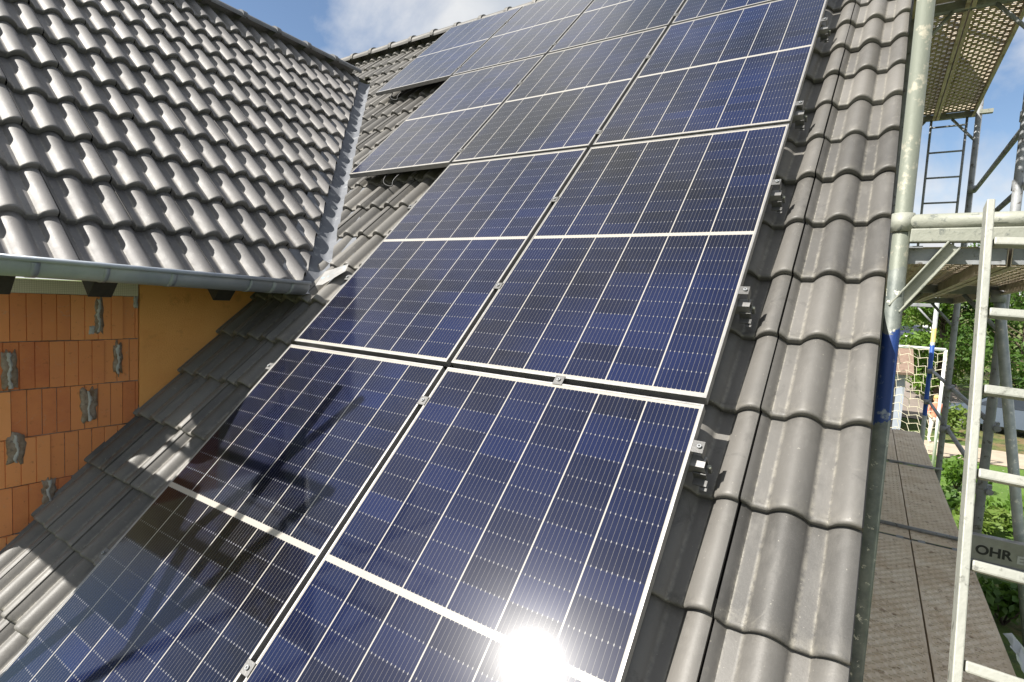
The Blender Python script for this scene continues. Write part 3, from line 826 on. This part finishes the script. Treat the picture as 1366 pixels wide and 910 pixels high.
pl0 = None
SEAM = 1.795; PWI = .292
def plank(level, bay, side):
    z = {'lower': ZL, 'middle': ZM, 'upper': ZU}[level]
    ys = {'nearest': -2.2 + .02, 'near': .30, 'mid': 2.80, 'far': 5.14}
    return z
y_b = [(-1.98, 'behind the photographer'), (.52, 'nearest'), (2.80, 'second'), (5.14, 'third')]
protoA = None; protoB = None
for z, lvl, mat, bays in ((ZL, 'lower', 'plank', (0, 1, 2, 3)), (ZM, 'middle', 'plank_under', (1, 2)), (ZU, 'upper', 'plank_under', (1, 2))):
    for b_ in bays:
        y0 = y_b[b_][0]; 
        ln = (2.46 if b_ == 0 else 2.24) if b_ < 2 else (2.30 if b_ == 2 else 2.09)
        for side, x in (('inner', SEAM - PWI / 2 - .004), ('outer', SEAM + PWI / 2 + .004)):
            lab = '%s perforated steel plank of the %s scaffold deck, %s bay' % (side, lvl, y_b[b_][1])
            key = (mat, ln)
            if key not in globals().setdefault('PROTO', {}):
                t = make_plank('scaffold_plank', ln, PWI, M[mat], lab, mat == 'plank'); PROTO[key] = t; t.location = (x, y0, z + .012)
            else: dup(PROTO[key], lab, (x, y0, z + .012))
# cross tubes lying over the joints of the lower deck
for y, lab, r_ in ((2.98, 'dark steel tube lying across the lower deck, nearer one', .013), (5.12, 'dark steel tube lying across the lower deck, farther one', .011)):
    q = MB(); q.tube((1.53, y, ZL + .028), (FX1 + .03, y - .02, ZL + .028), r_, 12); tag(q.build('cross_tube', M['galv_dark']), lab, 'tube', 'tubes across the lower deck')
# guard rails
for z, lv in ((-.36, 'upper guard rail of the lower deck'), (-.765, 'middle guard rail of the lower deck'), (1.56, 'upper guard rail of the middle deck'), (1.145, 'middle guard rail of the middle deck')):
    for b_, (ya, yb) in enumerate(((2.80, 5.12), (5.12, 7.25)) if z < 0 else ((2.80, 5.12),)):
        t = thing('guard_rail', '%s, %s length' % (lv, ('nearer', 'farther')[b_]) if z < 0 else lv + ' against the sky', 'guard rail', (FX1 + .035, ya, z), 'guard rails of the scaffold')
        q = MB(); q.tube((0, -.06, 0), (0, yb - ya + .02, 0), .0185, 14); q.build('tube', M['galv_dark'], t)
        for yy in (0, yb - ya - .04):
            q = MB(); q.tube((-.03, yy, -.03), (-.03, yy, .03), .034, 12); q.box((.0, yy, .025), (.03, .04, .02))
            q.build('coupler', M['galv_dark'], t)
# leaning stabiliser tube
t = thing('support_tube', 'grey ribbed support tube leaning outward beside the second scaffold frame', 'tube', (2.07, 2.60, .46))
q = MB(); a = Vector((0, 0, 0)); b = Vector((.50, .10, -3.1)); q.tube(a, b, .027, 16)
q.build('tube', M['galv'], t)
q = MB(); q.tube((.0, 0, .03), (.0, 0, -.04), .036, 14); q.build('coupler', M['galv_dark'], t)
# beam with lettering
t = thing('aluminium_beam', 'aluminium beam with dark lettering lying outside the lower deck', 'beam', (2.02, 2.42, -1.02))
q = MB(); q.box((1.3, 0, -.002), (2.6, .05, .15)); q.box((1.3, -.032, -.0775), (2.6, .016, .008), mi=1); q.build('beam_body', [M['alu'], M['galv_dark']], t, bevel=.004)
def text(body, loc, size, mat, parent, name, rot):
    cu_ = bpy.data.curves.new(name, 'FONT'); cu_.body = body; cu_.size = size; cu_.extrude = .0008; cu_.offset = .0025
    o = bpy.data.objects.new(name, cu_); COL.objects.link(o)
    dg = bpy.context.evaluated_depsgraph_get(); me = bpy.data.meshes.new_from_object(o.evaluated_get(dg))
    bpy.data.objects.remove(o)
    o = bpy.data.objects.new(name, me); COL.objects.link(o); me.materials.clear(); me.materials.append(mat); o.parent = parent; o.location = loc; o.rotation_euler = rot
    return o
text('OHR', (.052, -.0262, -.034), .075, M['black'], t, 'lettering', (R(90), 0, 0))
M['faint'] = noisy('faint_print', (.42, .42, .41), (.50, .50, .49), 8, .6, .2)
text('ELEMENT', (.235, -.0262, -.04), .06, M['faint'], t, 'lettering', (R(90), 0, 0))
# leaning ladder
t = thing('ladder', 'pale aluminium ladder leaning at the scaffold outside the verge', 'ladder', (0, 0, 0))
la = Vector((1.672, -.47, -1.185)); lb = Vector((1.716, .392, .640)); ld = (lb - la).normalized(); lx = Vector((1, .06, -.0)).normalized(); ln_ = ld.cross(lx).normalized(); lx = ln_.cross(ld)
def lad(f, x): return la + (lb - la) * f + lx * x
for x in (0, .40):
    q = MB(); q.box((lad(0, x) + lad(1, x)) / 2, (.019, .048, (lb - la).length), (lx, ln_, ld)); q.build('stile', M['alu_pale'], t, bevel=.003)
for i in range(9):
    f = .040 + i * .1118
    q = MB(); q.box((lad(f, .012) + lad(f, .388)) / 2, (.372, .026, .026), (lx, ln_, ld)); q.build('rung', M['alu_pale'], t, bevel=.005)
# plastic sheet on the deck edge
q = MB(); n = 9; grid = []
for i in range(n):
    row = []
    for j in range(n):
        row.append(q.bm.verts.new((FX1 - .02 + .17 * (i / 8) + random.uniform(-.012, .012), 1.25 + .42 * j / 8 + random.uniform(-.02, .02), ZL + .03 - .10 * (i / 8) ** 1.4 + random.uniform(-.018, .018))))
    grid.append(row)
for i in range(n - 1):
    for j in range(n - 1): q.face((grid[i][j], grid[i + 1][j], grid[i + 1][j + 1], grid[i][j + 1]), 0, True)
mm = N('plastic_sheet'); M['plastic'] = mm.set(base=(.62, .66, .70), rough=.25, trans=.35, alpha=.85)
tag(q.build('plastic_sheet', M['plastic']), 'crumpled translucent plastic sheet hanging over the lower deck edge', 'plastic sheet')

# ------------------------------------------------------------------ scaffold before the eaves (left of the photographer, casts the streaks on the lower panels)
t = thing('eaves_scaffold', 'scaffold bay standing before the wing gable at the eaves', 'scaffold', (0, 0, 0))
for (x, y) in ((-1.2, -1.42), (-1.2, -1.92), (-3.7, -1.42), (-3.7, -1.92)):
    q = MB(); q.tube((x, y, -3.58), (x, y, 1.40), .0245, 14); q.build('standard', M['galv_dark'], t)
for z in (1.36, .80):
    q = MB(); q.tube((-3.75, -1.90, z), (-1.15, -1.90, z), .022, 12); q.build('guard_rail', M['galv_dark'], t)
q = MB(); q.tube((-1.2, -1.93, .33), (-1.2, -1.14, 1.12), .024, 12); q.build('diagonal_brace', M['galv_dark'], t)
for y in (-1.435, -1.755):
    q = MB(); q.box((-2.6, y, .30), (2.55, .315, .05)); q.build('plank', M['plank'], t)
q = MB(); q.box((-1.2, -1.67, .255), (.045, .55, .04)); q.build('transom', M['galv_dark'], t)

# ------------------------------------------------------------------ garden: goal, person, shed, car, trees
GX1 = 3.08; GY = 16.3; GZ = -.42; GX0 = -.2
t = thing('goal', 'white framed football goal with loose white net behind the scaffold', 'goal', (0, 0, 0))
q = MB(); q.tube((GX0, GY, GZ), (GX1, GY, GZ), .042, 12); q.build('crossbar', M['white'], t)
for x in (GX0, GX1): 
    q = MB(); q.tube((x, GY, -3.6), (x, GY, GZ), .038, 12); q.build('post', M['white'], t)
q = MB(); q.path([(1.95, GY - .02, GZ), (1.97, GY - .3, GZ - .1), (1.98, GY - .35, GZ - .65), (2.05, GY - .35, GZ - .85)], .045, 10); q.build('net_stay', M['white'], t)
q = MB()
def netp(a, b):
    x = GX0 + (GX1 - GX0) * a; z = GZ + (-3.58 - GZ) * b
    y = GY + .25 * math.sin(math.pi * b) + .12 * math.sin(5 * a + 3 * b)
    return Vector((x + .05 * math.sin(7 * b + 9 * a), y, z + .06 * math.sin(11 * a)))
na, nb_ = 17, 15
for i in range(na):
    for j in range(nb_):
        if i < na - 1: q.tube(netp(i / (na - 1) , (j + .35 * (i % 2)) / (nb_ - 1)), netp((i + 1) / (na - 1), (j + .35 * ((i + 1) % 2)) / (nb_ - 1)), .0075, 5, cap=False)
        if j < nb_ - 1: q.tube(netp(i / (na - 1), (j + .35 * (i % 2)) / (nb_ - 1)), netp((i + .25) / (na - 1), (j + 1 + .35 * (i % 2)) / (nb_ - 1)), .0075, 5, cap=False)
M['net'] = noisy('net_cord', (.60, .54, .40), (.70, .64, .50), 6, .8, bump=0)
q.build('net', M['net'], t)

# person behind the net
def person(loc, h, top, legs, hair, label, yaw=0, shoes=(.8, .8, .8)):
    root = thing('person', label, 'person', loc); root.rotation_euler = (0, 0, yaw)
    skin = noisy('skin', (.50, .28, .19), (.56, .33, .23), 8, .55, bump=0)
    me = bpy.data.meshes.new('body')
    k = h / 1.7
    J = {'pel': (0, 0, .92, .13), 'ch': (0, 0, 1.30, .145), 'nk': (0, 0, 1.47, .055), 'hd': (0, -.01, 1.58, .088), 'hd2': (0, -.01, 1.66, .075)}
    for s_, nm in ((-1, 'l'), (1, 'r')):
        J.update({nm + 'sh': (.17 * s_, 0, 1.38, .058), nm + 'el': (.24 * s_, .02, 1.10, .044), nm + 'wr': (.20 * s_, -.16, .95, .034), nm + 'hn': (.18 * s_, -.23, .93, .034),
                  nm + 'hp': (.09 * s_, 0, .88, .10), nm + 'kn': (.11 * s_, -.02, .48, .062), nm + 'an': (.12 * s_, .01, .09, .042), nm + 'ft': (.13 * s_, -.13, .045, .04)})
    names = list(J); E = [('pel', 'ch'), ('ch', 'nk'), ('nk', 'hd'), ('hd', 'hd2')]
    for nm in 'lr': E += [('ch', nm + 'sh'), (nm + 'sh', nm + 'el'), (nm + 'el', nm + 'wr'), (nm + 'wr', nm + 'hn'), ('pel', nm + 'hp'), (nm + 'hp', nm + 'kn'), (nm + 'kn', nm + 'an'), (nm + 'an', nm + 'ft')]
    me.from_pydata([tuple(c * k for c in J[n][:3]) for n in names], [(names.index(a), names.index(b)) for a, b in E], [])
    o = bpy.data.objects.new('body', me); COL.objects.link(o)
    sk = o.modifiers.new('skin', 'SKIN'); su = o.modifiers.new('sub', 'SUBSURF'); su.levels = su.render_levels = 2
    for i, n in enumerate(names):
        sv = me.skin_vertices[0].data[i]; sv.radius = (J[n][3] * k,) * 2; sv.use_root = (n == 'pel')
    dg = bpy.context.evaluated_depsgraph_get(); m2 = bpy.data.meshes.new_from_object(o.evaluated_get(dg)); bpy.data.objects.remove(o)
    o = bpy.data.objects.new('body', m2); COL.objects.link(o); o.parent = root
    mt = lambda n_, c: noisy(n_, c, tuple(min(1, x * 1.15) for x in c), 9, .8, bump=0)
    m2.materials.clear()
    for x in (skin, mt('top_cloth', top), mt('leg_cloth', legs), mt('shoe', shoes)): m2.materials.append(x)
    for p in m2.polygons:
        z = p.center.z / k; xx = abs(p.center.x / k); p.use_smooth = True
        p.material_index = 3 if z < .11 else 2 if z < .93 and xx < .17 else 1 if z < 1.46 and not (z < 1.05 and xx > .15) else 0
    q = MB(); q.sphere((0, .012 * k, 1.655 * k), .098 * k, sc=(1, 1.05, .95)); q.sphere((0, .05 * k, 1.58 * k), .085 * k, sc=(1, .7, 1.1)); q.build('hair', mt('hair', hair), root)
    q = MB()
    for s_ in (-1, 1): q.sphere((.033 * s_ * k, -.090 * k, 1.625 * k), .011 * k)
    q.build('eye', M['black'], root)
    return root
person((3.36, 20.4, -3.588), 1.5, (.62, .20, .12), (.66, .62, .58), (.55, .36, .14), 'small figure in orange top and pale trousers standing behind the goal net', R(20))

# shed behind the net
t = thing('shed', 'low grey shed with brown roof behind the goal net', 'shed', (0, 0, 0))
q = MB(); q.box((.9, 23.2, -2.6), (3.3, 3.0, 2.1)); q.build('wall', noisy('shed_wall', (.28, .31, .36), (.34, .37, .42), 3, .8), t)
q = MB()
quad(q, (-.95, 21.3, -1.50), (2.75, 21.3, -1.50), (2.75, 23.2, -.72), (-.95, 23.2, -.72)); quad(q, (-.95, 23.2, -.72), (2.75, 23.2, -.72), (2.75, 25.1, -1.5), (-.95, 25.1, -1.5))
o = q.build('roof', noisy('brown_tiles', (.17, .115, .085), (.24, .17, .13), 9, .9), t); s_ = o.modifiers.new('s', 'SOLIDIFY'); s_.thickness = .09
q = MB(); q.box((1.9, 21.695, -2.75), (.8, .02, 1.8)); q.build('door', M['darkwood'], t)

# cars
def car(loc, yaw, paint, label, sc=1.0):
    t = thing('parked_car', label, 'car', loc, None); t.rotation_euler = (0, 0, yaw); t.scale = (sc,) * 3
    pm_ = N('car_paint'); pmm = pm_.set(base=paint, rough=.3, coat=1.0, coatr=.06, metal=.2)
    glass = noisy('car_glass', (.02, .025, .03), (.03, .035, .04), 3, .12, bump=0)
    prof = [(-2.05, .30), (-2.1, .62), (-2.02, .88), (-1.75, .95), (-1.45, 1.32), (-1.15, 1.45), (.15, 1.47), (.55, 1.36), (1.15, .98), (1.85, .86), (2.08, .70), (2.1, .32)]
    q = MB(); rows = []
    for yy, ins in ((-.86, 0), (-.80, 1), (.80, 1), (.86, 0)):
        pass
    stations = [(-.84, .0), (-.80, .02), (-.62, .05), (.62, .05), (.80, .02), (.84, .0)]
    for yy, up in stations:
        row = []
        for x, z in prof:
            narrow = 1 - .20 * max(0, (z - .95) / .5)
            row.append(q.bm.verts.new((x, yy * narrow, z + (up if z > .9 else 0))))
        rows.append(row)
    for A, B in zip(rows, rows[1:]):
        for i in range(len(prof) - 1): q.face((A[i], B[i], B[i + 1], A[i + 1]), 0, True)
    q.face(rows[0]); q.face(rows[-1][::-1])
    q.build('body', pmm, t, sharp=40)
    for s_ in (-1, 1):
        q = MB(); v_ = [(-1.38, .98, .852), (-1.08, 1.38, .735), (.12, 1.40, .735), (.48, 1.32, .752), (1.0, 1.0, .845)]
        q.face([q.bm.verts.new((x, s_ * y_ * 1.004, z)) for x, z, y_ in v_][::-s_]); q.build('side_window', glass, t)
    q = MB(); q.face([q.bm.verts.new(p) for p in ((-1.76, -.72, 1.0), (-1.76, .72, 1.0), (-1.49, .62, 1.34), (-1.49, -.62, 1.34))][::-1]); q.build('rear_window', glass, t)
    q = MB(); q.face([q.bm.verts.new(p) for p in ((1.13, -.72, 1.05), (1.13, .72, 1.05), (.62, .64, 1.40), (.62, -.64, 1.40))]); q.build('windscreen', glass, t)
    for x in (-1.3, 1.32):
        for s_ in (-1, 1):
            q = MB(); q.tube((x, s_ * .70, .31), (x, s_ * .87, .31), .31, 20); o = q.build('wheel', M['black'], t)
            q = MB(); q.tube((x, s_ * .872, .31), (x, s_ * .878, .31), .20, 16); q.build('rim', M['alu'], o)
    red = noisy('tail_lamp', (.5, .02, .02), (.6, .03, .03), 5, .3, bump=0)
    for s_ in (-1, 1):
        q = MB(); q.box((-2.07, s_ * .66, .75), (.06, .26, .18)); q.build('tail_light', red, t)
        q = MB(); q.box((2.05, s_ * .62, .72), (.06, .32, .14)); q.build('headlight', M['white'], t)
    q = MB(); q.box((-2.10, 0, .58), (.02, .5, .12)); q.build('number_plate', M['white'], t)
    return t
car((4.25, 56.5, gh(0, 56.5) + .03), R(80), (.015, .02, .045), 'dark parked car seen from behind on the far street')
car((5.25, 62.5, gh(0, 62.5) + .03), R(85), (.70, .70, .70), 'white parked car beyond the dark car on the far street')
car((6.0, 24.6, gh(0, 24.6)), R(165), (.09, .115, .15), 'blue grey car parked in dappled tree shade behind the lawn')

# far house with brown roof
t = thing('far_house', 'distant low house with brown tiled roof by the street', 'house', (0, 0, 0))
q = MB(); q.box((-.6, 66, .1), (6, 7, 2.8)); q.build('wall', noisy('far_wall', (.34, .29, .25), (.40, .35, .30), 3, .9), t)
q = MB(); quad(q, (-4, 62, 1.1), (3.1, 62, 1.1), (1.8, 66, 3.1), (-4, 66, 3.1)); quad(q, (3.1, 62, 1.1), (3.1, 70, 1.1), (1.8, 66, 3.1)); quad(q, (3.1, 70, 1.1), (-4, 70, 1.1), (-4, 66, 3.1), (1.8, 66, 3.1))
o = q.build('roof', noisy('brown_roof', (.20, .13, .095), (.28, .19, .14), 6, .9), t)
q = MB(); q.box((1.5, 66.2, 3.0), (.5, .5, 1.2)); q.build('chimney', noisy('pale_chimney', (.5, .46, .4), (.56, .52, .46), 5, .9), o)

# vegetation ------------------------------------------------------------------
def leaves(q, c, rad, n, size, var=(.0, 1)):
    bm = q.bm
    for _ in range(n):
        while True:
            p = Vector((random.uniform(-1, 1), random.uniform(-1, 1), random.uniform(-1, 1)))
            if p.length <= 1 and p.length > .35: break
        p = Vector((p.x * rad[0], p.y * rad[1], p.z * rad[2])) + Vector(c)
        nrm = Vector((random.gauss(0, 1), random.gauss(0, 1), random.gauss(.5, 1))).normalized()
        a = nrm.orthogonal().normalized(); b = nrm.cross(a)
        t = random.uniform(0, 6.28); a, b = a * math.cos(t) + b * math.sin(t), b * math.cos(t) - a * math.sin(t)
        s_ = size * random.uniform(.6, 1.3)
        q.v = random.uniform(*var)
        q.face([bm.verts.new(p + a * s_), bm.verts.new(p + b * s_ * .45), bm.verts.new(p - a * s_ * .8), bm.verts.new(p - b * s_ * .45)])
def tree(x, y, h, r, mat, label, name='tree', clumps=26, per=150, size=.13, low=.25):
    z0 = gh(x, y)
    t = thing(name, label, 'tree', (x, y, z0), 'trees behind the garden')
    tr = MB(); tr.path([(0, 0, -.05), (.05, .02, h * .3), (-.06, .05, h * .6), (.03, 0, h * .9)], [.16 * r / 2, .12 * r / 2, .08 * r / 2, .02], 10)
    cr_ = MB()
    for k in range(clumps):
        th = random.uniform(0, 6.28); zz = random.uniform(low, 1) * h; env = math.sin(math.pi * min(1, max(.05, (zz / h - low * .6) / (1.08 - low * .6)))) ** .6
        rr = r * env * random.uniform(.45, 1.0)
        c = Vector((math.cos(th) * rr, math.sin(th) * rr, zz))
        cs = r * random.uniform(.24, .42)
        tr.tube((0, 0, zz * .75), c, .03, 6, .008)
        lo = random.uniform(0, .45); leaves(cr_, c, (cs, cs, cs * .75), per, size, (lo, lo + .5))
    tr.build('trunk', M['bark'], t); cr_.build('crown', mat, t)
    return t
tree(4.1, 29.5, 6.4, 2.0, M['leaf'], 'bright green bushy tree left of the ladder, behind the goal', clumps=44, per=190, low=.10)
tree(6.6, 27.8, 7.2, 2.5, M['leaf_dark'], 'dark green tree seen between the ladder rungs', clumps=48, per=190, low=.12)
tree(9.3, 30.5, 8.0, 3.0, M['leaf'], 'large green tree at the right frame edge', clumps=44, per=170, size=.15, low=.12)
tree(5.1, 34.5, 7.2, 2.2, M['leaf_dark'], 'dark tree between the two bright ones, farther back', clumps=32, low=.12)
tree(3.35, 62.5, 4.4, 1.5, M['leaf_lite'], 'pale green round tree above the far parked cars', clumps=18, per=110, size=.22, low=.1)
tree(6.0, 66, 6.0, 2.6, M['leaf'], 'green tree behind the white car on the far street', clumps=24, per=130, size=.24, low=.1)
tree(1.5, 80, 8.0, 4.5, M['leaf_lite'], 'wide yellowish tree behind the far house', clumps=26, per=140, size=.32, low=.2)
def bush(x, y, r, h, mat, label, n=700, size=.085):
    t = thing('shrub', label, 'shrub', (x, y, gh(x, y)), 'shrubs by the lawn')
    q = MB()
    for k in range(9):
        th = random.uniform(0, 6.28); rr = r * random.uniform(0, .75); lo = random.uniform(0, .45)
        leaves(q, (math.cos(th) * rr, math.sin(th) * rr, h * random.uniform(.3, .8)), (r * .45, r * .45, h * .35), n // 9, size, (lo, lo + .55))
    q.build('foliage', mat, t)
    q = MB()
    for k in range(6): 
        th = k * 1.05; q.tube((0, 0, 0), (math.cos(th) * r * .5, math.sin(th) * r * .5, h * .7), .014, 6, .005)
    q.build('stem', M['bark'], t)
bush(3.40, 14.6, .55, .75, M['leaf'], 'small round shrub at the edge of the lawn by the deck')
bush(4.15, 12.0, .8, .6, M['leaf'], 'broad leafy shrub right of the ladder below the lawn', 1100)
bush(3.45, 11.4, .6, .5, M['leaf_lite'], 'light green low shrub behind the ladder stile')
bush(4.9, 10.9, .8, .7, M['leaf'], 'leafy shrub above the aluminium beam at the right edge', 1000)
bush(2.9, 12.6, .45, .5, M['leaf_dark'], 'dark shrub close to the plank edge')
bush(3.2, 7.6, .5, .5, M['leaf_dark'], 'dark weedy shrub on the soil below the deck')
bush(4.15, 8.4, .55, .6, M['leaf'], 'green weed clump on the brown soil below the beam')
bush(4.55, 57.0, .8, 1.3, M['leaf_lite'], 'bush hiding the right side of the dark far car', 500, .16)
bush(3.9, 22.4, .6, 1.0, M['leaf_lite'], 'yellowish shrub in front of the blue grey car', 600, .1)
